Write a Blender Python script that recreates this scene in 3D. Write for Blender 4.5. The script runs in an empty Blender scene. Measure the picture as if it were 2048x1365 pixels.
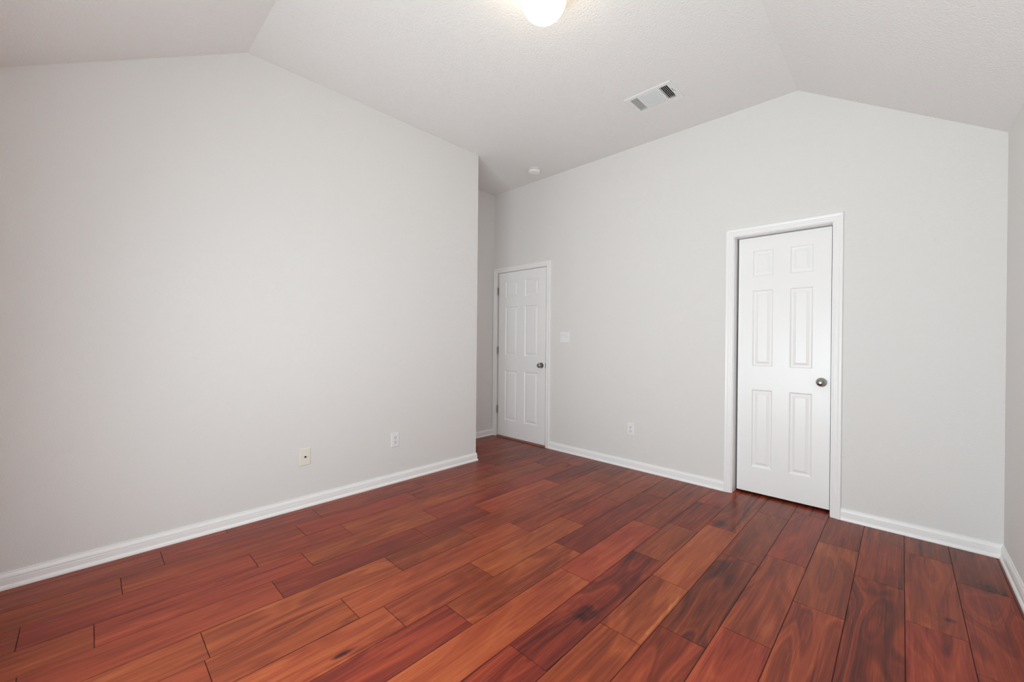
import bpy, bmesh, math, random
from mathutils import Vector, Matrix

# ------------------------------------------------------------------ camera, world, daylight, exposure
SC = bpy.context.scene
COL = SC.collection
PI = math.pi

cam_data = bpy.data.cameras.new('camera')
cam_data.sensor_width = 36.0
cam_data.sensor_fit = 'HORIZONTAL'
cam_data.lens = 812.99 / 2048 * 36.0
cam_data.clip_start = 0.02
camera = bpy.data.objects.new('camera', cam_data)
COL.objects.link(camera)
RIGHT = Vector((0.72111964, 0.69274639, 0.0094289))
UP = Vector((-0.00793576, -0.00534948, 0.9999542))
FWD = Vector((-0.6927651, 0.72116144, -0.00163985))
mw = Matrix.Identity(4)
for i in range(3):
    mw[i][0], mw[i][1], mw[i][2] = RIGHT[i], UP[i], -FWD[i]
mw[0][3], mw[1][3], mw[2][3] = 3.0571, -3.561, 1.2006
camera.matrix_world = mw
SC.camera = camera

world = bpy.data.worlds.new('sky')
SC.world = world
world.use_nodes = True
bg = world.node_tree.nodes['Background']
bg.inputs['Color'].default_value = (0.75, 0.86, 1.0, 1)
bg.inputs['Strength'].default_value = 1.0

def area_light(name, loc, rot, sx, sy, power, color):
    d = bpy.data.lights.new(name, 'AREA')
    d.shape = 'RECTANGLE'
    d.size, d.size_y = sx, sy
    d.energy = power
    d.color = color
    o = bpy.data.objects.new(name, d)
    COL.objects.link(o)
    o.location = loc
    o.rotation_euler = rot
    return o

# daylight coming through the window of the wall behind the camera
DAY = area_light('window_daylight', (2.22, -4.012, 0.87), (PI / 2, 0, 0), 1.94, 1.10, 69.5, (0.90, 0.985, 1.03))
# added fill light in the window opening, tilted up to brighten the ceiling
CEIL_FILL = area_light('ceiling_fill_light', (2.22, -4.03, 0.50), (PI * 0.74, 0, 0), 1.94, 0.30, 20.5, (0.92, 0.985, 1.01))
CEIL_FILL.data.spread = PI * 0.7

SC.view_settings.view_transform = 'Standard'
SC.view_settings.look = 'None'
SC.view_settings.exposure = 0.0
SC.view_settings.gamma = 1.0
SC.view_settings.use_curve_mapping = False
try:
    SC.cycles.use_denoising = True
    SC.cycles.max_bounces = 16
    SC.cycles.diffuse_bounces = 12
    SC.cycles.sample_clamp_indirect = 6.0
except Exception:
    pass

LAMP_STRENGTH = 7.0

# ------------------------------------------------------------------ room dimensions (metres)
X_ALC = -0.689      # left wall of the alcove
Y_COR = -0.8847     # corner where the long left wall ends
X_R = 3.4757        # right wall
Y_F = -3.965        # front wall behind the camera
Z_C = 3.0375        # flat middle of the ceiling
Z_E = 2.392         # eaves of the two slopes
X_FOLD = 2.4952
Y_FOLD = -2.8642
T = 0.115           # wall thickness
D1 = (-0.632, 0.1735)   # door 1 casing inner edges
D2 = (2.0795, 2.7085)   # door 2 casing inner edges
Z_HEAD = 2.045
CAS = 0.0535

# ------------------------------------------------------------------ materials
def new_mat(name):
    m = bpy.data.materials.new(name)
    m.use_nodes = True
    nt = m.node_tree
    return m, nt, nt.nodes['Principled BSDF']

def mth(nt, op, a, b=None, c=None):
    n = nt.nodes.new('ShaderNodeMath')
    n.operation = op
    for i, v in enumerate((a, b, c)):
        if v is None:
            continue
        if isinstance(v, (int, float)):
            n.inputs[i].default_value = v
        else:
            nt.links.new(v, n.inputs[i])
    return n.outputs[0]

def plain(name, rgb, rough=0.5, metal=0.0, spec=0.5):
    m, nt, b = new_mat(name)
    b.inputs['Base Color'].default_value = (*rgb, 1)
    b.inputs['Roughness'].default_value = rough
    b.inputs['Metallic'].default_value = metal
    b.inputs['Specular IOR Level'].default_value = spec
    return m

def painted(name, rgb, rough, scale, dist, spec=0.3, var=0.0, stretch=None):
    """paint with a fine relief (orange peel, moulded grain)"""
    m, nt, b = new_mat(name)
    tc = nt.nodes.new('ShaderNodeTexCoord')
    vec = tc.outputs['Object']
    if stretch:
        mp = nt.nodes.new('ShaderNodeMapping')
        mp.inputs['Scale'].default_value = stretch
        nt.links.new(vec, mp.inputs['Vector'])
        vec = mp.outputs['Vector']
    n = nt.nodes.new('ShaderNodeTexNoise')
    n.inputs['Scale'].default_value = scale
    n.inputs['Detail'].default_value = 3.0
    n.inputs['Roughness'].default_value = 0.55
    nt.links.new(vec, n.inputs['Vector'])
    bp = nt.nodes.new('ShaderNodeBump')
    bp.inputs['Strength'].default_value = 1.0
    bp.inputs['Distance'].default_value = dist
    nt.links.new(n.outputs['Fac'], bp.inputs['Height'])
    nt.links.new(bp.outputs['Normal'], b.inputs['Normal'])
    b.inputs['Base Color'].default_value = (*rgb, 1)
    b.inputs['Roughness'].default_value = rough
    b.inputs['Specular IOR Level'].default_value = spec
    return m

M_WALL = painted('wall_paint', (0.768, 0.758, 0.747), 0.75, 150.0, 0.0018, 0.2)
M_CEIL = painted('ceiling_paint', (0.80, 0.792, 0.782), 0.85, 85.0, 0.0042, 0.15)
M_TRIM = plain('trim_paint', (0.90, 0.897, 0.894), 0.32, 0.0, 0.45)
M_DOOR = painted('door_paint', (0.90, 0.898, 0.896), 0.34, 60.0, 0.00035, 0.5, stretch=(3.0, 1.0, 0.12))
M_PLATE = plain('white_plastic', (0.84, 0.84, 0.85), 0.35)
M_IVORY = plain('ivory_plastic', (0.80, 0.785, 0.70), 0.38)
M_DARK = plain('dark_slot', (0.02, 0.02, 0.02), 0.6)
M_NICKEL = plain('satin_nickel', (0.36, 0.345, 0.325), 0.27, 1.0)
M_HINGE = plain('aged_hinge_metal', (0.33, 0.31, 0.28), 0.4, 1.0)
M_VENT = plain('vent_enamel', (0.78, 0.78, 0.77), 0.4)
M_DUCT = plain('duct_shade', (0.030, 0.031, 0.027), 0.7)  # near-black stands in for the shade inside the duct
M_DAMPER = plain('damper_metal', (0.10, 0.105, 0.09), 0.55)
M_DETECT = plain('detector_plastic', (0.83, 0.82, 0.79), 0.45)
M_BACK_SHADE = plain('door_back_shade', (0.10, 0.09, 0.085), 0.9)  # shade behind the doors, put into the colour
M_SEAM = plain('plank_groove', (0.022, 0.007, 0.005), 0.75, 0, 0.2)

def globe_material():
    m, nt, b = new_mat('lit_opal_glass')
    b.inputs['Base Color'].default_value = (0.9, 0.88, 0.84, 1)
    b.inputs['Roughness'].default_value = 0.15
    b.inputs['Emission Color'].default_value = (1.0, 0.86, 0.62, 1)
    b.inputs['Emission Strength'].default_value = LAMP_STRENGTH
    return m
M_GLOBE = globe_material()

def glass_material():
    m = bpy.data.materials.new('window_glass')
    m.use_nodes = True
    nt = m.node_tree
    nt.nodes.clear()
    out = nt.nodes.new('ShaderNodeOutputMaterial')
    mix = nt.nodes.new('ShaderNodeMixShader')
    tr = nt.nodes.new('ShaderNodeBsdfTransparent')
    gl = nt.nodes.new('ShaderNodeBsdfGlossy')
    gl.inputs['Roughness'].default_value = 0.02
    tr.inputs['Color'].default_value = (0.96, 0.98, 0.97, 1)
    mix.inputs[0].default_value = 0.07
    nt.links.new(tr.outputs[0], mix.inputs[1])
    nt.links.new(gl.outputs[0], mix.inputs[2])
    nt.links.new(mix.outputs[0], out.inputs[0])
    return m
M_GLASS = glass_material()

# dark knots and burls of the wood: x, y, radius across, radius along, strength
KNOTS = [(1.530, -2.885, 0.013, 0.045, 0.50), (3.215, -0.96, 0.020, 0.022, 0.28),
         (1.80, -0.985, 0.012, 0.012, 0.22), (2.20, -0.66, 0.050, 0.060, 0.20),
         (2.975, -0.92, 0.05, 0.07, 0.16), (2.42, -1.33, 0.05, 0.08, 0.08),
         (2.05, -2.02, 0.055, 0.10, 0.14), (2.310, -1.82, 0.008, 0.27, -0.22), (2.66, -1.60, 0.02, 0.12, -0.14), (3.38, -0.49, 0.045, 0.07, 0.20)]

def wood_material():
    m, nt, b = new_mat('red_hardwood')
    N, L = nt.nodes, nt.links
    tc = N.new('ShaderNodeTexCoord')
    at = N.new('ShaderNodeAttribute')
    at.attribute_name = 'plank_seed'
    tn = N.new('ShaderNodeAttribute')
    tn.attribute_name = 'plank_look'
    sep = N.new('ShaderNodeSeparateColor')
    L.new(tn.outputs['Color'], sep.inputs[0])
    tone, figure, hue = sep.outputs[0], sep.outputs[1], sep.outputs[2]
    off = N.new('ShaderNodeVectorMath')
    off.operation = 'MULTIPLY_ADD'
    L.new(at.outputs['Color'], off.inputs[0])
    off.inputs[1].default_value = (37.0, 53.0, 29.0)
    L.new(tc.outputs['Object'], off.inputs[2])

    def noise(scale, detail, dist=0.0, rough=0.5):
        mp = N.new('ShaderNodeMapping')
        mp.inputs['Scale'].default_value = scale
        L.new(off.outputs[0], mp.inputs['Vector'])
        n = N.new('ShaderNodeTexNoise')
        n.inputs['Scale'].default_value = 1.0
        n.inputs['Detail'].default_value = detail
        n.inputs['Roughness'].default_value = rough
        n.inputs['Distortion'].default_value = dist
        L.new(mp.outputs['Vector'], n.inputs['Vector'])
        return n.outputs['Fac']

    body = noise((6.5, 1.15, 1.0), 1.0, 0.35)
    body2 = noise((6.0, 1.3, 1.0), 2.0, 0.8)
    streak = noise((40.0, 0.9, 1.0), 4.0, 0.25, 0.6)
    fibre = noise((190.0, 3.6, 1.0), 5.0, 0.15, 0.7)
    pores = noise((420.0, 38.0, 1.0), 1.0)
    warp = mth(nt, 'MULTIPLY_ADD', mth(nt, 'SUBTRACT', streak, 0.5), 0.035, body)
    ring = mth(nt, 'SINE', mth(nt, 'MULTIPLY', warp, 95.0))
    ring = mth(nt, 'MULTIPLY', mth(nt, 'ADD', ring, 1.0), 0.5)
    ring = mth(nt, 'POWER', ring, 1.6)
    wide = mth(nt, 'SINE', mth(nt, 'MULTIPLY', warp, 31.0))
    f = mth(nt, 'MULTIPLY_ADD', tone, 0.50, 0.25)
    fig = mth(nt, 'MULTIPLY_ADD', figure, 0.95, 0.10)
    f = mth(nt, 'ADD', f, mth(nt, 'MULTIPLY', mth(nt, 'MULTIPLY', wide, 0.085), fig))
    f = mth(nt, 'ADD', f, mth(nt, 'MULTIPLY', mth(nt, 'MULTIPLY', mth(nt, 'SUBTRACT', ring, 0.4), 0.10), fig))
    f = mth(nt, 'ADD', f, mth(nt, 'MULTIPLY', mth(nt, 'SUBTRACT', body2, 0.5), 0.36))
    f = mth(nt, 'ADD', f, mth(nt, 'MULTIPLY', mth(nt, 'SUBTRACT', streak, 0.5), 0.42))
    f = mth(nt, 'ADD', f, mth(nt, 'MULTIPLY', mth(nt, 'SUBTRACT', fibre, 0.5), 0.40))
    # narrow dark mineral streaks
    ms = N.new('ShaderNodeMapRange')
    ms.interpolation_type = 'SMOOTHSTEP'
    ms.inputs['From Min'].default_value = 0.63
    ms.inputs['From Max'].default_value = 0.74
    L.new(noise((22.0, 0.8, 1.0), 2.0, 0.8), ms.inputs['Value'])
    f = mth(nt, 'SUBTRACT', f, mth(nt, 'MULTIPLY', ms.outputs['Result'], 0.20))
    # pore flecks
    pf = N.new('ShaderNodeMapRange')
    pf.inputs['From Min'].default_value = 0.66
    pf.inputs['From Max'].default_value = 0.78
    L.new(pores, pf.inputs['Value'])
    f = mth(nt, 'SUBTRACT', f, mth(nt, 'MULTIPLY', pf.outputs['Result'], 0.08))
    # knots
    wob = N.new('ShaderNodeTexNoise')
    wob.inputs['Scale'].default_value = 22.0
    wob.inputs['Detail'].default_value = 2.0
    L.new(tc.outputs['Object'], wob.inputs['Vector'])
    for (kx, ky, rx, ry, st) in KNOTS:
        mp = N.new('ShaderNodeMapping')
        mp.inputs['Location'].default_value = (-kx / rx, -ky / ry, 0)
        mp.inputs['Scale'].default_value = (1 / rx, 1 / ry, 0)
        L.new(tc.outputs['Object'], mp.inputs['Vector'])
        ln = N.new('ShaderNodeVectorMath')
        ln.operation = 'LENGTH'
        L.new(mp.outputs['Vector'], ln.inputs[0])
        d = mth(nt, 'ADD', ln.outputs['Value'], mth(nt, 'MULTIPLY', mth(nt, 'SUBTRACT', wob.outputs['Fac'], 0.5), 1.3))
        mr = N.new('ShaderNodeMapRange')
        mr.interpolation_type = 'SMOOTHSTEP'
        mr.inputs['From Min'].default_value = 1.5
        mr.inputs['From Max'].default_value = 0.2
        L.new(d, mr.inputs['Value'])
        f = mth(nt, 'SUBTRACT', f, mth(nt, 'MULTIPLY', mr.outputs['Result'], st))
    ramp = N.new('ShaderNodeValToRGB')
    cr = ramp.color_ramp
    cr.interpolation = 'LINEAR'
    stops = [(0.0, (0.022, 0.007, 0.007)), (0.20, (0.085, 0.016, 0.012)), (0.40, (0.190, 0.031, 0.017)),
             (0.58, (0.305, 0.054, 0.024)), (0.78, (0.430, 0.098, 0.038)), (1.0, (0.62, 0.24, 0.10))]
    cr.elements[0].position, cr.elements[0].color = stops[0][0], (*stops[0][1], 1)
    cr.elements[1].position, cr.elements[1].color = stops[-1][0], (*stops[-1][1], 1)
    for p, c in stops[1:-1]:
        e = cr.elements.new(p)
        e.color = (*c, 1)
    L.new(f, ramp.inputs['Fac'])
    hs = N.new('ShaderNodeHueSaturation')
    L.new(mth(nt, 'MULTIPLY_ADD', hue, 0.012, 0.496), hs.inputs['Hue'])
    hs.inputs['Saturation'].default_value = 1.0
    L.new(ramp.outputs['Color'], hs.inputs['Color'])
    L.new(hs.outputs['Color'], b.inputs['Base Color'])
    L.new(mth(nt, 'MULTIPLY_ADD', fibre, 0.10, 0.21), b.inputs['Roughness'])
    b.inputs['Specular IOR Level'].default_value = 0.17
    bp = N.new('ShaderNodeBump')
    bp.inputs['Distance'].default_value = 0.00012
    L.new(mth(nt, 'ADD', fibre, mth(nt, 'MULTIPLY', body2, 4.0)), bp.inputs['Height'])
    L.new(bp.outputs['Normal'], b.inputs['Normal'])
    return m
M_WOOD = wood_material()

# ------------------------------------------------------------------ object helpers
def obj(name, bm, mats, parent=None, loc=None, smooth=False):
    me = bpy.data.meshes.new(name)
    bmesh.ops.recalc_face_normals(bm, faces=bm.faces)
    if smooth:
        for fc in bm.faces:
            fc.smooth = True
    bm.to_mesh(me)
    bm.free()
    for m in (mats if isinstance(mats, (list, tuple)) else [mats]):
        me.materials.append(m)
    o = bpy.data.objects.new(name, me)
    COL.objects.link(o)
    if smooth:
        try:
            me.set_sharp_from_angle(angle=math.radians(40))
        except Exception:
            pass
    if parent is not None:
        o.parent = parent
    if loc is not None:
        o.location = loc
    return o

def tag(o, label, cat, kind=None, group=None):
    o['label'] = label
    o['category'] = cat
    if kind:
        o['kind'] = kind
    if group:
        o['group'] = group
    return o

def empty(name, loc, rot=(0, 0, 0)):
    o = bpy.data.objects.new(name, None)
    o.empty_display_size = 0.05
    COL.objects.link(o)
    o.location = loc
    o.rotation_euler = rot
    return o

def add_box(bm, x0, x1, y0, y1, z0, z1):
    vs = [bm.verts.new((x, y, z)) for x in (x0, x1) for y in (y0, y1) for z in (z0, z1)]
    for q in ((0, 1, 3, 2), (4, 6, 7, 5), (0, 4, 5, 1), (2, 3, 7, 6), (0, 2, 6, 4), (1, 5, 7, 3)):
        bm.faces.new([vs[i] for i in q])
    return vs

def add_prism(bm, pts, vec):
    """polygon (3-D points) extruded by vec"""
    v = Vector(vec)
    a = [bm.verts.new(p) for p in pts]
    c = [bm.verts.new(Vector(p) + v) for p in pts]
    n = len(pts)
    bm.faces.new(a)
    bm.faces.new(list(reversed(c)))
    for i in range(n):
        j = (i + 1) % n
        bm.faces.new((a[i], a[j], c[j], c[i]))

def add_lathe(bm, prof, seg=32, axis='Z', org=(0, 0, 0)):
    """profile of (radius, height) turned about an axis"""
    rings = []
    for r, h in prof:
        ring = []
        if r < 1e-6:
            ps = [(0, 0, h)]
        else:
            ps = [(r * math.cos(2 * PI * k / seg), r * math.sin(2 * PI * k / seg), h) for k in range(seg)]
        for p in ps:
            if axis == 'Y-':          # height runs along -y
                p = (p[0], -p[2], p[1])
            elif axis == 'X':
                p = (p[2], p[0], p[1])
            ring.append(bm.verts.new((p[0] + org[0], p[1] + org[1], p[2] + org[2])))
        rings.append(ring)
    for a, c in zip(rings[:-1], rings[1:]):
        if len(a) == 1 and len(c) == 1:
            continue
        for k in range(seg):
            k2 = (k + 1) % seg
            if len(a) == 1:
                bm.faces.new((a[0], c[k], c[k2]))
            elif len(c) == 1:
                bm.faces.new((a[k], a[k2], c[0]))
            else:
                bm.faces.new((a[k], a[k2], c[k2], c[k]))
    for ring in (rings[0], rings[-1]):
        if len(ring) > 2:
            bm.faces.new(ring)

def sweep(bm, path, profile, mapfn, side=1):
    """closed profile (a = offset from the path, b = third axis) swept along a mitred 2-D path"""
    P = [Vector(p) for p in path]
    secs = []
    for i, p in enumerate(P):
        ns = []
        if i > 0:
            d = (P[i] - P[i - 1]).normalized()
            ns.append(Vector((-d.y, d.x)) * side)
        if i < len(P) - 1:
            d = (P[i + 1] - P[i]).normalized()
            ns.append(Vector((-d.y, d.x)) * side)
        if len(ns) == 2:
            m = (ns[0] + ns[1]) / (1 + ns[0].dot(ns[1]))
        else:
            m = ns[0]
        secs.append([bm.verts.new(mapfn(p + m * a, b)) for a, b in profile])
    n = len(profile)
    for s, t in zip(secs[:-1], secs[1:]):
        for i in range(n):
            j = (i + 1) % n
            bm.faces.new((s[i], s[j], t[j], t[i]))
    bm.faces.new(secs[0])
    bm.faces.new(list(reversed(secs[-1])))

def bevelled_plate(bm, w, h, t, c=0.003, cx=0.0, cz=0.0, y0=0.0):
    """plate standing in the xz plane, chamfered on its room side (-y)"""
    def rect(a, b, y):
        return [bm.verts.new((cx + sx * a / 2, y, cz + sz * b / 2)) for sx, sz in ((-1, -1), (1, -1), (1, 1), (-1, 1))]
    r0 = rect(w, h, y0)
    r1 = rect(w, h, y0 - t + c * 0.7)
    r2 = rect(w - 2 * c, h - 2 * c, y0 - t)
    bm.faces.new(r0)
    bm.faces.new(r2)
    for a, b in ((r0, r1), (r1, r2)):
        for i in range(4):
            j = (i + 1) % 4
            bm.faces.new((a[i], a[j], b[j], b[i]))

# ------------------------------------------------------------------ floor: rows of planks with grooves
ROWK = [(-5, -0.861), (1, 0.2630), (5, 1.0090), (10, 1.9490), (14, 2.6980), (17, 3.2620), (19, 3.6370)]
def row_x(k):
    for (k0, x0), (k1, x1) in zip(ROWK[:-1], ROWK[1:]):
        if k0 <= k <= k1:
            return x0 + (x1 - x0) * (k - k0) / (k1 - k0)
# joints of every row from the door wall towards the camera, with (tone, figure) of the planks between them
PLANKS = {
    -4: ([-0.50], [(.42, .2), (.36, .2)]),
    -3: ([-0.36], [(.40, .2), (.44, .2)]),
    -2: ([-0.62], [(.36, .2), (.46, .3)]),
    -1: ([-1.16, -2.964], [(.42, .2), (.46, .3), (.48, .2)]),
    0: ([-0.85, -1.661, -2.47, -3.277], [(.36, .2), (.44, .2), (.40, .2), (.46, .2), (.50, .2)]),
    1: ([-1.028, -1.829, -2.638, -3.446], [(.36, .2), (.40, .3), (.56, .2), (.56, .3), (.55, .2)]),
    2: ([-0.511, -1.317, -2.432, -2.938, -3.75], [(.30, .2), (.50, .2), (.60, .3), (.52, .3), (.54, .2), (.40, .2)]),
    3: ([-0.32, -1.124, -1.931, -2.732, -3.54], [(.44, .2), (.42, .2), (.48, .3), (.60, .5), (.60, .3), (.54, .3)]),
    4: ([-0.817, -1.621, -2.125, -2.929, -3.73], [(.30, .2), (.78, .2), (.38, .2), (.36, .3), (.64, .3), (.55, .3)]),
    5: ([-0.314, -1.122, -1.921, -2.427, -3.24], [(.36, .2), (.46, .2), (.44, .3), (.36, .3), (.62, .8), (.58, .4)]),
    6: ([-0.535, -1.636, -2.749, -3.257], [(.40, .3), (.46, .4), (.70, .4), (.55, .5), (.54, .4)]),
    7: ([-0.823, -1.322, -2.133, -2.637, -3.45], [(.42, .3), (.46, .2), (.70, .4), (.52, .5), (.58, .7), (.5, .4)]),
    8: ([-0.511, -1.628, -2.435, -3.24], [(.38, .2), (.27, .3), (.52, .7), (.36, .8), (.45, .5)]),
    9: ([-1.018, -1.826, -2.93], [(.40, .4), (.70, .4), (.80, .3), (.74, .3)]),
    10: ([-0.387, -0.891, -1.391, -2.404, -3.2], [(.50, .3), (.26, .2), (.40, .2), (.24, .9), (.36, .7), (.4, .5)]),
    11: ([-0.733, -1.548, -2.043, -2.85], [(.40, .7), (.72, .4), (.58, .7), (.56, .9), (.5, .6)]),
    12: ([-0.266, -1.059, -1.881, -2.69], [(.36, .2), (.30, .3), (.26, 1.), (.40, .9), (.5, .5)]),
    13: ([-0.089, -0.900, -1.702, -2.51], [(.34, .2), (.52, .3), (.54, .8), (.62, .5), (.5, .5)]),
    14: ([-0.485, -1.284, -2.09], [(.38, .3), (.48, .5), (.52, 1.), (.5, .5)]),
    15: ([-0.804, -1.92, -2.73], [(.38, .3), (.30, 1.), (.42, .8), (.5, .5)]),
    16: ([-0.291, -1.095, -1.90], [(.34, .3), (.48, .6), (.62, .5), (.5, .5)]),
    17: ([-0.519, -1.310, -2.12], [(.26, .4), (.40, .6), (.40, .5), (.5, .5)]),
    18: ([-0.80, -1.60], [(.30, .2), (.34, .2), (.4, .2)]),
}

def build_floor():
    rnd = random.Random(11)
    bm = bmesh.new()
    seed = bm.loops.layers.float_color.new('plank_seed')
    look = bm.loops.layers.float_color.new('plank_look')
    G, C, DP = 0.0007, 0.0012, 0.0012      # half gap, chamfer, groove depth
    YB = 0.40

    def quad(pts, sd, lk, mi):
        fc = bm.faces.new([bm.verts.new(p) for p in pts])
        fc.material_index = mi
        for lp in fc.loops:
            lp[seed] = sd
            lp[look] = lk

    for k, (joints, looks) in PLANKS.items():
        xa, xb = row_x(k), row_x(k + 1)
        ys = [YB] + list(joints) + [Y_F - 0.1]
        if k < -1:
            ys[-1] = Y_COR - 0.3
        for i in range(len(ys) - 1):
            y1, y0 = ys[i], ys[i + 1]
            tone, figr = looks[min(i, len(looks) - 1)]
            sd = (rnd.random(), rnd.random(), rnd.random(), 1)
            lk = (tone, figr, rnd.random(), 1)
            x0, x1 = xa + G, xb - G
            Y0, Y1 = y0 + G, y1 - G
            a = [(x0 + C, Y0 + C, 0), (x1 - C, Y0 + C, 0), (x1 - C, Y1 - C, 0), (x0 + C, Y1 - C, 0)]
            c = [(x0, Y0, -DP), (x1, Y0, -DP), (x1, Y1, -DP), (x0, Y1, -DP)]
            quad(a, sd, lk, 0)
            for q in range(4):
                r = (q + 1) % 4
                quad([c[q], c[r], a[r], a[q]], sd, (tone * 0.35, figr, lk[2], 1), 0)
    # the bed under the planks
    z = -DP - 0.0002
    quad([(X_ALC - 0.2, Y_F - 0.1, z), (X_R + 0.2, Y_F - 0.1, z), (X_R + 0.2, YB, z), (X_ALC - 0.2, YB, z)],
         (0, 0, 0, 1), (0, 0, 0, 1), 1)
    me = bpy.data.meshes.new('floor')
    bmesh.ops.recalc_face_normals(bm, faces=bm.faces)
    for fc in bm.faces:
        if fc.normal.z < 0:
            fc.normal_flip()
    bm.to_mesh(me)
    bm.free()
    me.materials.append(M_WOOD)
    me.materials.append(M_SEAM)
    o = bpy.data.objects.new('floor', me)
    COL.objects.link(o)
    return tag(o, 'glossy reddish brown hardwood plank floor with staggered joints', 'floor', 'structure')
build_floor()

# ------------------------------------------------------------------ walls and ceiling
bm = bmesh.new()
add_prism(bm, [(0, Y_F, -0.02), (0, Y_COR, -0.02), (0, Y_COR, Z_C), (0, Y_FOLD, Z_C), (0, Y_F, Z_E)], (-0.1, 0, 0))
tag(obj('wall_left', bm, M_WALL), 'long blank pale grey wall with peaked top on the left', 'wall', 'structure')

bm = bmesh.new()
add_box(bm, X_ALC - 0.1, X_ALC, Y_COR - 0.1, 0.0, -0.02, Z_C)
add_box(bm, X_ALC, -0.1, Y_COR - 0.1, Y_COR, -0.02, Z_C)
tag(obj('wall_alcove', bm, M_WALL), 'narrow shaded wall of the alcove left of the hinged door', 'wall', 'structure')

bm = bmesh.new()
j = 0.016
def zt(x):
    return Z_C if x <= X_FOLD else Z_C - (x - X_FOLD) * (Z_C - Z_E) / (X_R - X_FOLD)
xo = [X_ALC - 0.1, D1[0] - j, D1[1] + j, D2[0] - j, D2[1] + j, X_R + 0.1]
zo = Z_HEAD + j
add_prism(bm, [(xo[0], 0, -0.02), (xo[1], 0, -0.02), (xo[1], 0, Z_C), (xo[0], 0, Z_C)], (0, T, 0))
add_prism(bm, [(xo[1], 0, zo), (xo[2], 0, zo), (xo[2], 0, Z_C), (xo[1], 0, Z_C)], (0, T, 0))
add_prism(bm, [(xo[2], 0, -0.02), (xo[3], 0, -0.02), (xo[3], 0, Z_C), (xo[2], 0, Z_C)], (0, T, 0))
add_prism(bm, [(xo[3], 0, zo), (xo[4], 0, zo), (xo[4], 0, zt(xo[4])), (X_FOLD, 0, Z_C), (xo[3], 0, Z_C)], (0, T, 0))
add_prism(bm, [(xo[4], 0, -0.02), (xo[5], 0, -0.02), (xo[5], 0, zt(xo[5])), (xo[4], 0, zt(xo[4]))], (0, T, 0))
tag(obj('wall_back', bm, M_WALL), 'pale grey wall holding both white doors', 'wall', 'structure')

for n, (a, b) in enumerate((D1, D2)):        # added boxes that keep light out behind the closed doors
    bm = bmesh.new()
    add_box(bm, a - 0.15, b + 0.15, 0.40, 0.42, -0.02, 2.3)
    add_box(bm, a - 0.17, a - 0.15, T + 0.001, 0.42, -0.02, 2.3)
    add_box(bm, b + 0.15, b + 0.17, T + 0.001, 0.42, -0.02, 2.3)
    add_box(bm, a - 0.17, b + 0.17, T + 0.001, 0.42, 2.3, 2.32)
    tag(obj('wall_' + ('hall', 'closet')[n], bm, M_BACK_SHADE),
        ('dark hallway box added behind the hinged door in the alcove', 'dark closet box added behind the recessed door')[n], 'wall', 'structure')

bm = bmesh.new()
add_box(bm, X_R, X_R + 0.1, Y_F - 0.12, 0.0, -0.02, Z_E)
tag(obj('wall_right', bm, M_WALL), 'strip of pale grey wall at the right edge', 'wall', 'structure')

WIN = (1.22, 3.22, 0.30, 1.44)     # window in the wall behind the camera
bm = bmesh.new()
yb = Y_F - 0.12
for (x0, x1, z0, z1) in ((-0.1, WIN[0], -0.02, Z_E), (WIN[1], X_R, -0.02, Z_E),
                         (WIN[0], WIN[1], -0.02, WIN[2]), (WIN[0], WIN[1], WIN[3], Z_E)):
    add_box(bm, x0, x1, yb, Y_F, z0, z1)
tag(obj('wall_front', bm, M_WALL), 'pale grey window wall behind the viewer', 'wall', 'structure')

def window(name, loc, rotz, wd, hh, label):
    win = empty(name, loc, (0, 0, rotz))
    tag(win, label, 'window', 'structure')
    w2 = wd / 2
    bm = bmesh.new()
    for (x0, x1, z0, z1) in ((-w2, -w2 + .045, 0, hh), (w2 - .045, w2, 0, hh), (-w2 + .045, w2 - .045, 0, .045),
                             (-w2 + .045, w2 - .045, hh - .045, hh), (-w2 + .045, w2 - .045, hh / 2 - .02, hh / 2 + .02)):
        add_box(bm, x0, x1, -0.02, 0.02, z0, z1)
    obj('window_frame', bm, M_TRIM, win)
    bm = bmesh.new()
    add_box(bm, -w2 + .045, w2 - .045, -0.003, 0.0, .045, hh - .045)
    obj('window_pane', bm, M_GLASS, win)
    bm = bmesh.new()
    add_box(bm, -w2 - .03, w2 + .03, 0.0225, 0.06, -0.022, 0.0)
    obj('window_sill', bm, M_TRIM, win)
window('window_1', ((WIN[0] + WIN[1]) / 2, Y_F - 0.022, WIN[2]), 0.0, WIN[1] - WIN[0], WIN[3] - WIN[2],
       'white double-hung window behind the viewer')

# ceiling: flat middle with an opening for the vent, and two slopes
VX0, VX1, VY0, VY1 = 1.546, 1.838, -0.724, -0.530
bm = bmesh.new()
up = (0, 0, 0.05)
def flat(x0, x1, y0, y1):
    add_prism(bm, [(x0, y0, Z_C), (x1, y0, Z_C), (x1, y1, Z_C), (x0, y1, Z_C)], up)
XL = X_ALC - 0.1
flat(XL, X_FOLD, Y_FOLD, VY0)
flat(XL, X_FOLD, VY1, T)
flat(XL, VX0, VY0, VY1)
flat(VX1, X_FOLD, VY0, VY1)
add_prism(bm, [(-0.1, Y_FOLD, Z_C), (X_FOLD, Y_FOLD, Z_C), (X_R, Y_F, Z_E), (-0.1, Y_F, Z_E)], up)
add_prism(bm, [(X_FOLD, T, Z_C), (X_R, T, Z_E), (X_R, Y_F, Z_E), (X_FOLD, Y_FOLD, Z_C)], up)
tag(obj('ceiling', bm, M_CEIL), 'textured off-white vaulted ceiling folding into two slopes', 'ceiling', 'structure')

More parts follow.
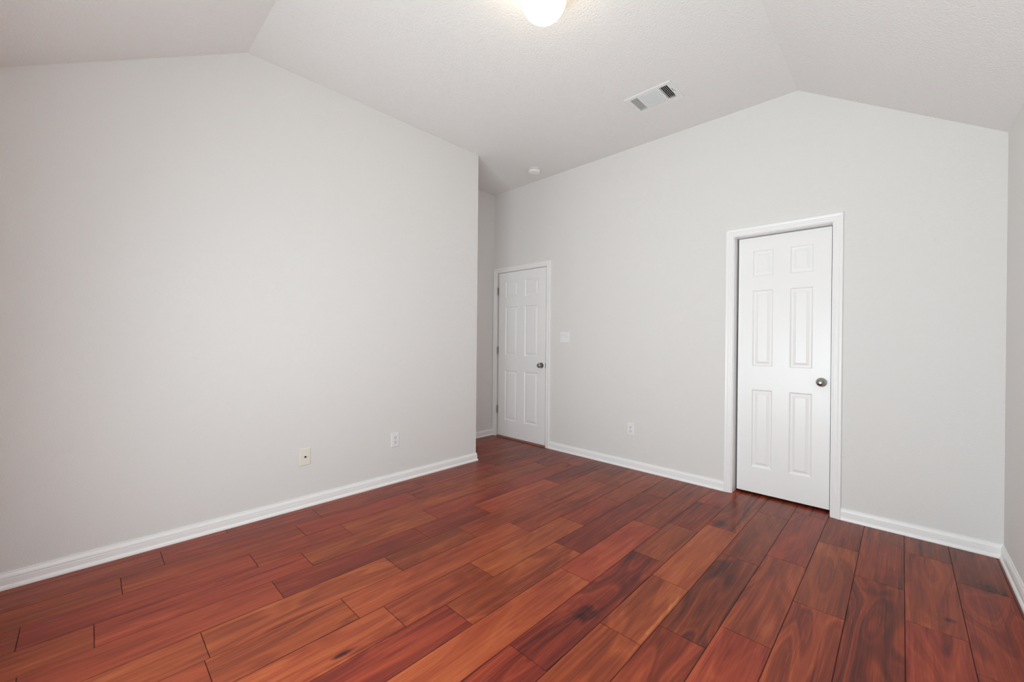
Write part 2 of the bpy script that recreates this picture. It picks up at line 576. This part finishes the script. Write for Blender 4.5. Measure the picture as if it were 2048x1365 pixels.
# ------------------------------------------------------------------ baseboards
BB = [(0, 0), (0.0185, 0), (0.0185, 0.006), (0.0165, 0.013), (0.0125, 0.018), (0.0110, 0.0205), (0.0110, 0.046),
      (0.0095, 0.0475), (0.0095, 0.0500), (0.0115, 0.0520), (0.0110, 0.0580), (0.0085, 0.0660), (0.0055, 0.0720), (0.0050, 0.0775), (0, 0.0785)]
def baseboard(name, path, side, label):
    bm = bmesh.new()
    sweep(bm, path, BB, lambda p, b: (p.x, p.y, b + 0.0002), side)
    return tag(obj(name, bm, M_TRIM), label, 'baseboard', 'structure')
baseboard('baseboard_left', [(0, Y_F), (0, Y_COR), (X_ALC, Y_COR)], -1, 'white moulded baseboard along the long left wall')
baseboard('baseboard_alcove', [(X_ALC, Y_COR + 0.02), (X_ALC, 0.0)], -1, 'short white baseboard inside the alcove')
baseboard('baseboard_back', [(D1[1] + CAS, 0), (D2[0] - CAS, 0)], -1, 'white baseboard between the two doors')
baseboard('baseboard_right', [(D2[1] + CAS, 0), (X_R, 0), (X_R, Y_F)], -1, 'white baseboard right of the recessed door and along the right wall')
baseboard('baseboard_front', [(X_R - 0.02, Y_F), (0.02, Y_F)], -1, 'white baseboard under the window behind the viewer')

# ------------------------------------------------------------------ door casings, jambs
CP = [(0, 0), (0, 0.0080), (0.003, 0.0098), (0.009, 0.0108), (0.0115, 0.0085), (0.0145, 0.0085), (0.017, 0.0118), (0.024, 0.0126),
      (0.0265, 0.0105), (0.0290, 0.0105), (0.032, 0.0142), (0.040, 0.0165), (0.047, 0.0172), (0.0515, 0.0160), (CAS, 0.0130), (CAS, 0)]
def casing(n, d, jamb_y0, label, stop=None):
    bm = bmesh.new()
    path = [(d[0], 0.0), (d[0], Z_HEAD), (d[1], Z_HEAD), (d[1], 0.0)]
    sweep(bm, path, CP, lambda p, b: (p.x, -b, p.y + 0.0), 1)
    t = tag(obj('trim_%d' % n, bm, M_TRIM), label, 'door casing', 'structure')
    bm = bmesh.new()
    r = 0.006
    JP = [(r, -jamb_y0), (r + 0.014, -jamb_y0), (r + 0.014, -T), (r, -T)]
    path = [(d[0] - 0.012, 0.0), (d[0] - 0.012, Z_HEAD + 0.012), (d[1] + 0.012, Z_HEAD + 0.012), (d[1] + 0.012, 0.0)]
    JP = [(-r - 0.0115, -jamb_y0), (0.003, -jamb_y0), (0.003, -T), (-r - 0.0115, -T)]
    sweep(bm, path, JP, lambda p, b: (p.x, -b, p.y), 1)
    obj('jamb', bm, M_TRIM, t)
    if stop:
        bm = bmesh.new()
        s0, s1 = stop
        SP = [(-0.017, -s0), (-0.014, -s0 + 0.0), (-0.0055, -s0), (-0.0055, -s1), (-0.017, -s1)]
        sweep(bm, path, SP, lambda p, b: (p.x, -b, p.y), 1)
        obj('door_stop', bm, M_TRIM, t)
    return t
# ------------------------------------------------------------------ six-panel doors
ZP = [(1.723, 1.922), (1.015, 1.612), (0.220, 0.831)]
PROF = [(0, 0), (0.004, 0.0035), (0.008, 0.0078), (0.013, 0.0092), (0.019, 0.0092), (0.031, 0.0050), (0.037, 0.0030), (0.0385, 0.0014)]
def door(n, x0, x1, z0, z1, yf, panels_x, label):
    th = 0.035
    xs = [x0, panels_x[0][0], panels_x[0][1], panels_x[1][0], panels_x[1][1], x1]
    zs = [z0, ZP[2][0], ZP[2][1], ZP[1][0], ZP[1][1], ZP[0][0], ZP[0][1], z1]
    bm = bmesh.new()
    g = [[bm.verts.new((x, yf, z)) for z in zs] for x in xs]
    for i in range(5):
        for k in range(7):
            c = [g[i][k], g[i + 1][k], g[i + 1][k + 1], g[i][k + 1]]
            if i in (1, 3) and k in (1, 3, 5):
                prev = c
                for (ins, dep) in PROF[1:]:
                    ring = [bm.verts.new((x, yf + dep, z)) for x, z in
                            ((xs[i] + ins, zs[k] + ins), (xs[i + 1] - ins, zs[k] + ins),
                             (xs[i + 1] - ins, zs[k + 1] - ins), (xs[i] + ins, zs[k + 1] - ins))]
                    for q in range(4):
                        r = (q + 1) % 4
                        bm.faces.new((prev[q], prev[r], ring[r], ring[q]))
                    prev = ring
                bm.faces.new(prev)
            else:
                bm.faces.new(c)
    bk = [[bm.verts.new((x, yf + th, z)) for z in (z0, z1)] for x in (x0, x1)]
    bm.faces.new((bk[0][0], bk[0][1], bk[1][1], bk[1][0]))
    lo = [g[i][0] for i in range(6)]
    hi = [g[i][7] for i in range(6)]
    bm.faces.new(lo + [bk[1][0], bk[0][0]])
    bm.faces.new(hi + [bk[1][1], bk[0][1]])
    bm.faces.new([g[0][k] for k in range(8)] + [bk[0][1], bk[0][0]])
    bm.faces.new([g[5][k] for k in range(8)] + [bk[1][1], bk[1][0]])
    return tag(obj('door_%d' % n, bm, M_DOOR), label, 'door', 'structure')

def knob(parent, x, y, z):
    bm = bmesh.new()
    add_lathe(bm, [(0.0115, 0.004), (0.0115, 0.020), (0.013, 0.026), (0.0195, 0.031), (0.0245, 0.037), (0.0265, 0.044),
                   (0.0255, 0.051), (0.0215, 0.0575), (0.0140, 0.0620), (0.006, 0.0638), (0, 0.0640)], 36, 'Y-', (x, y, z))
    k = obj('door_knob', bm, M_NICKEL, parent, smooth=True)
    k['label'] = 'round satin nickel door knob'
    bm = bmesh.new()
    add_lathe(bm, [(0.0325, 0.0), (0.0325, 0.003), (0.0305, 0.0065), (0.0240, 0.0085), (0.0150, 0.0095), (0.0, 0.0095)], 40, 'Y-', (x, y, z))
    obj('rosette', bm, M_NICKEL, k, smooth=True)

trim1 = casing(1, D1, 0.0, 'white moulded casing around the hinged door in the alcove')
trim2 = casing(2, D2, 0.0, 'white moulded casing around the recessed door on the right', stop=(0.042, 0.0795))

d1 = door(1, -0.5985, 0.1600, 0.0175, 2.0335, 0.003, ((-0.482, -0.277), (-0.162, 0.047)),
          'white six-panel door with side hinges, set flush beside the alcove')
# filler strip of the jamb seen on the hinge side
knob(d1, 0.101, 0.003, 0.919)
for z in (1.816, 1.076, 0.338):
    bm = bmesh.new()
    add_lathe(bm, [(0.0, -0.046), (0.0035, -0.0455), (0.0062, -0.043), (0.0062, 0.043), (0.0035, 0.0455), (0.0, 0.046)], 14, 'Z', (-0.6065, -0.0085, z))
    for zz in (-0.026, -0.009, 0.009, 0.026):
        add_lathe(bm, [(0.0066, zz - 0.0006), (0.0066, zz + 0.0006)], 14, 'Z', (-0.6065, -0.0085, z))
    add_box(bm, -0.6145, -0.5990, -0.0035, 0.002, z - 0.044, z + 0.044)
    h = obj('hinge', bm, M_HINGE, d1)
    h['label'] = 'dull metal butt hinge'
bm = bmesh.new()
add_box(bm, 0.1602, 0.1625, -0.002, 0.02, 0.890, 0.947)
lp = obj('latch_plate', bm, M_HINGE, d1)

d2 = door(2, 2.0975, 2.6915, 0.0185, 2.0315, 0.080, ((2.199, 2.338), (2.446, 2.587)),
          'white six-panel door recessed behind its casing on the right')
knob(d2, 2.640, 0.080, 0.920)

bm = bmesh.new()
add_prism(bm, [(D1[0] + 0.014, -0.006, 0.0002), (D1[0] + 0.014, -0.003, 0.0075), (D1[0] + 0.014, 0.004, 0.0125),
               (D1[0] + 0.014, 0.090, 0.0125), (D1[0] + 0.014, 0.100, 0.0002)], (D1[1] - D1[0] - 0.026, 0, 0))
th = obj('trim_3', bm, plain('threshold_wood', (0.30, 0.12, 0.095), 0.35))
tag(th, 'narrow reddish wood threshold strip under the hinged door', 'threshold', 'structure')

# ------------------------------------------------------------------ electrical plates (built facing -y, then turned)
def screw(parent, x, z, y, mat, r=0.0032):
    bm = bmesh.new()
    add_lathe(bm, [(r, 0.0), (r, 0.0006), (r * 0.7, 0.0012), (0, 0.0013)], 14, 'Y-', (x, y, z))
    s = obj('screw', bm, mat, parent, smooth=True)
    return s

def power_outlet(loc, rotz, label):
    o = empty('power_outlet', loc, (0, 0, rotz))
    tag(o, label, 'power outlet', None, 'wall power outlets')
    bm = bmesh.new()
    bevelled_plate(bm, 0.0715, 0.1165, 0.0055, 0.003)
    obj('cover_plate', bm, M_PLATE, o)
    for s in (1, -1):
        zc = s * 0.0195
        bm = bmesh.new()
        pts = []
        for k in range(40):
            a = 2 * PI * k / 40
            pts.append((0.0172 * math.cos(a), -0.0050, zc + max(-0.0138, min(0.0138, 0.0172 * math.sin(a)))))
        add_prism(bm, pts, (0, -0.0022, 0))
        rc = obj('receptacle', bm, M_PLATE, o)
        for (sx, w, h, zz) in ((-0.0065, 0.0034, 0.0092, 0.0032), (0.0065, 0.0034, 0.0078, 0.0032)):
            bm = bmesh.new()
            add_box(bm, sx - w / 2, sx + w / 2, -0.00745, -0.0066, zc + zz - h / 2, zc + zz + h / 2)
            sl = obj('slot', bm, M_DARK, rc)
        bm = bmesh.new()
        add_lathe(bm, [(0.0034, 0.0066), (0.0034, 0.00745)], 16, 'Y-', (0, 0, zc - 0.0072))
        obj('ground_hole', bm, M_DARK, rc)
    screw(o, 0, 0, -0.0055, M_HINGE, 0.0026)
    return o

power_outlet((0.0003, -1.781, 0.359), PI / 2, 'white duplex power outlet low on the long left wall, beside the cable plate')
power_outlet((1.2085, -0.0003, 0.3705), 0.0, 'white duplex power outlet low on the wall between the two doors')

o = empty('cable_outlet', (0.0003, -2.4925, 0.3590), (0, 0, PI / 2))
tag(o, 'ivory cable plate with a single threaded jack low on the left wall', 'cable outlet')
bm = bmesh.new()
bevelled_plate(bm, 0.0715, 0.1185, 0.0060, 0.003)
obj('cover_plate', bm, M_IVORY, o)
bm = bmesh.new()
add_lathe(bm, [(0.0068, 0.006), (0.0068, 0.009), (0.0046, 0.009), (0.0049, 0.0105), (0.0045, 0.0120), (0.0049, 0.0135), (0.0045, 0.0150), (0.0047, 0.0170), (0.0030, 0.0170), (0.0028, 0.0145), (0, 0.0145)], 6 * 4, 'Y-', (0, 0, 0))
c = obj('coaxial_jack', bm, plain('dark_brass', (0.16, 0.13, 0.09), 0.35, 1.0), o)
c['label'] = 'dark metal threaded jack'
screw(o, 0, 0.0415, -0.006, M_IVORY)
screw(o, 0, -0.0415, -0.006, M_IVORY)

o = empty('light_switch', (0.4245, -0.0003, 1.238))
tag(o, 'white double rocker light switch beside the hinged door', 'light switch')
bm = bmesh.new()
bevelled_plate(bm, 0.1175, 0.1165, 0.0055, 0.003)
obj('cover_plate', bm, M_PLATE, o)
for s in (-1, 1):
    xc = s * 0.0230
    bm = bmesh.new()
    # shallow frame groove and a tilted paddle
    add_prism(bm, [(xc - 0.0165, -0.0050, -0.0335), (xc - 0.0165, -0.0085, -0.0335), (xc - 0.0165, -0.0066, 0.0),
                   (xc - 0.0165, -0.0105, 0.0335), (xc - 0.0165, -0.0050, 0.0335)], (0.033, 0, 0))
    obj('rocker', bm, M_PLATE, o)

# ------------------------------------------------------------------ smoke detector
o = empty('smoke_detector', (0.195, -0.262, Z_C))
tag(o, 'round white smoke detector on the ceiling above the hinged door', 'smoke detector')
bm = bmesh.new()
add_lathe(bm, [(0, -0.0002), (0.062, -0.0002), (0.064, -0.004), (0.064, -0.009), (0.060, -0.011), (0, -0.011)], 48)
obj('mounting_base', bm, M_DETECT, o, smooth=True)
bm = bmesh.new()
add_lathe(bm, [(0.054, -0.010), (0.054, -0.0165), (0.066, -0.018), (0.067, -0.024), (0.064, -0.036), (0.057, -0.0415), (0.030, -0.0435), (0, -0.044)], 48)
cv = obj('cover', bm, M_DETECT, o, smooth=True)
bm = bmesh.new()
add_lathe(bm, [(0.013, -0.0425), (0.013, -0.0455), (0.011, -0.0465), (0, -0.0468)], 24)
obj('test_button', bm, M_DETECT, cv, smooth=True)
bm = bmesh.new()
for k in range(24):
    a = 2 * PI * k / 24
    m = Matrix.Rotation(a, 4, 'Z')
    vs = add_box(bm, 0.0535, 0.0545, -0.005, 0.005, -0.0160, -0.0112)
    bmesh.ops.transform(bm, matrix=m, verts=vs)
obj('air_slits', bm, M_DARK, cv)

# ------------------------------------------------------------------ ceiling vent (three-way register)
vent = empty('air_vent', (1.6915, -0.6205, Z_C))
tag(vent, 'white rectangular three-way air vent with louvres on the ceiling', 'air vent')
OX, OY = 0.176, 0.1325
ix0, ix1, iy0, iy1 = -0.1415, 0.1405, -0.0995, 0.0865
zf = -0.0075
bm = bmesh.new()
def ring4(a0, a1, b0, b1, z):
    return [bm.verts.new(p) for p in ((a0, b0, z), (a1, b0, z), (a1, b1, z), (a0, b1, z))]
R0 = ring4(-OX, OX, -OY, OY, -0.0004)
R1 = ring4(-OX, OX, -OY, OY, -0.0030)
R2 = ring4(-OX + 0.006, OX - 0.006, -OY + 0.006, OY - 0.006, zf)
R3 = ring4(ix0, ix1, iy0, iy1, zf)
R4 = ring4(ix0, ix1, iy0, iy1, 0.012)
for a, b in ((R0, R1), (R1, R2), (R2, R3), (R3, R4)):
    for q in range(4):
        r = (q + 1) % 4
        bm.faces.new((a[q], a[r], b[r], b[q]))
# two mullions between the three louvre fields
add_box(bm, -0.0845, -0.0725, iy0, iy1, zf, 0.010)
add_box(bm, 0.0685, 0.0795, iy0, iy1, zf, 0.010)
fr = obj('frame', bm, M_VENT, vent)
for s in (-1, 1):
    bm = bmesh.new()
    add_lathe(bm, [(0.0035, zf + 0.001), (0.0035, zf - 0.0006), (0, zf - 0.0012)], 14, 'Z', (s * 0.160, 0.0, 0))
    obj('screw', bm, M_HINGE, fr)

def blade(bm, p0, p1, tilt, h, lean, t=0.0009):
    """thin curved slat from p0 to p1; its lower edge leans by lean towards tilt"""
    d = Vector(tilt)
    sec = [(lean * u ** 1.5, zf + h * (1 - u)) for u in (0.0, 0.25, 0.5, 0.75, 1.0)]
    for a, b in zip(sec[:-1], sec[1:]):
        q = [Vector((p0[0], p0[1], 0)) + d * a[0] + Vector((0, 0, a[1])), Vector((p1[0], p1[1], 0)) + d * a[0] + Vector((0, 0, a[1])),
             Vector((p1[0], p1[1], 0)) + d * b[0] + Vector((0, 0, b[1])), Vector((p0[0], p0[1], 0)) + d * b[0] + Vector((0, 0, b[1]))]
        add_prism(bm, q, d * t)
for k in range(5):
    bm = bmesh.new()
    x = ix0 + 0.0095 + k * 0.0113
    blade(bm, (x, iy0), (x, iy1), (-1, 0, 0), 0.0085, 0.0020)
    obj('side_louvre', bm, M_VENT, vent)
for k in range(5):
    bm = bmesh.new()
    x = 0.0830 + k * 0.0118
    blade(bm, (x, iy0), (x, iy1), (1, 0, 0), 0.0160, 0.0090, 0.0016)
    obj('side_louvre', bm, M_VENT, vent)
for k in range(15):
    bm = bmesh.new()
    y = iy0 + 0.006 + k * 0.0122
    blade(bm, (-0.0725, y), (0.0685, y), (0, 1, 0), 0.0056, 0.0016)
    obj('middle_louvre', bm, M_VENT, vent)
bm = bmesh.new()
for (x0, x1, y0, y1, z0, z1) in ((ix0 - .003, ix0, iy0 - .003, iy1 + .003, 0.012, 0.09), (ix1, ix1 + .003, iy0 - .003, iy1 + .003, 0.012, 0.09),
                                 (ix0, ix1, iy0 - .003, iy0, 0.012, 0.09), (ix0, ix1, iy1, iy1 + .003, 0.012, 0.09), (ix0, ix1, iy0, iy1, 0.088, 0.091)):
    add_box(bm, x0, x1, y0, y1, z0, z1)
du = obj('duct_collar', bm, M_DUCT, vent)
bm = bmesh.new()
for k in range(9):
    y = iy0 + 0.012 + k * 0.020
    add_prism(bm, [(ix0 + .002, y, 0.030), (ix1 - .002, y, 0.030), (ix1 - .002, y + 0.013, 0.041), (ix0 + .002, y + 0.013, 0.041)], (0, 0.001, 0.001))
obj('damper', bm, M_DAMPER, vent)
bm = bmesh.new()
add_box(bm, 0.1500, 0.1535, -0.042, 0.008, zf - 0.0003, zf + 0.001)
obj('lever_slot', bm, M_DARK, vent)
bm = bmesh.new()
add_prism(bm, [(0.149, 0.000, zf + 0.001), (0.155, 0.000, zf + 0.001), (0.157, 0.001, zf - 0.010), (0.147, 0.001, zf - 0.010)], (0, 0.004, 0))
obj('damper_lever', bm, M_VENT, vent)

# ------------------------------------------------------------------ ceiling light
lamp = empty('ceiling_light', (1.758, -2.004, Z_C))
tag(lamp, 'lit round white glass globe ceiling light', 'ceiling light')
bm = bmesh.new()
add_lathe(bm, [(0, -0.0003), (0.078, -0.0003), (0.080, -0.006), (0.076, -0.020), (0.060, -0.030), (0.056, -0.042), (0.0, -0.042)], 48)
obj('canopy', bm, M_VENT, lamp, smooth=True)
bm = bmesh.new()
prof = [(0, -0.2455)]
R_, zc = 0.1130, -0.1325
for k in range(1, 33):
    a = -PI / 2 + k * (PI - 0.52) / 32
    prof.append((R_ * math.cos(a), zc + R_ * math.sin(a)))
prof.append((0.054, -0.0365))
add_lathe(bm, prof, 64)
g = obj('globe', bm, M_GLOBE, lamp, smooth=True)
g['label'] = 'glowing opal glass globe'
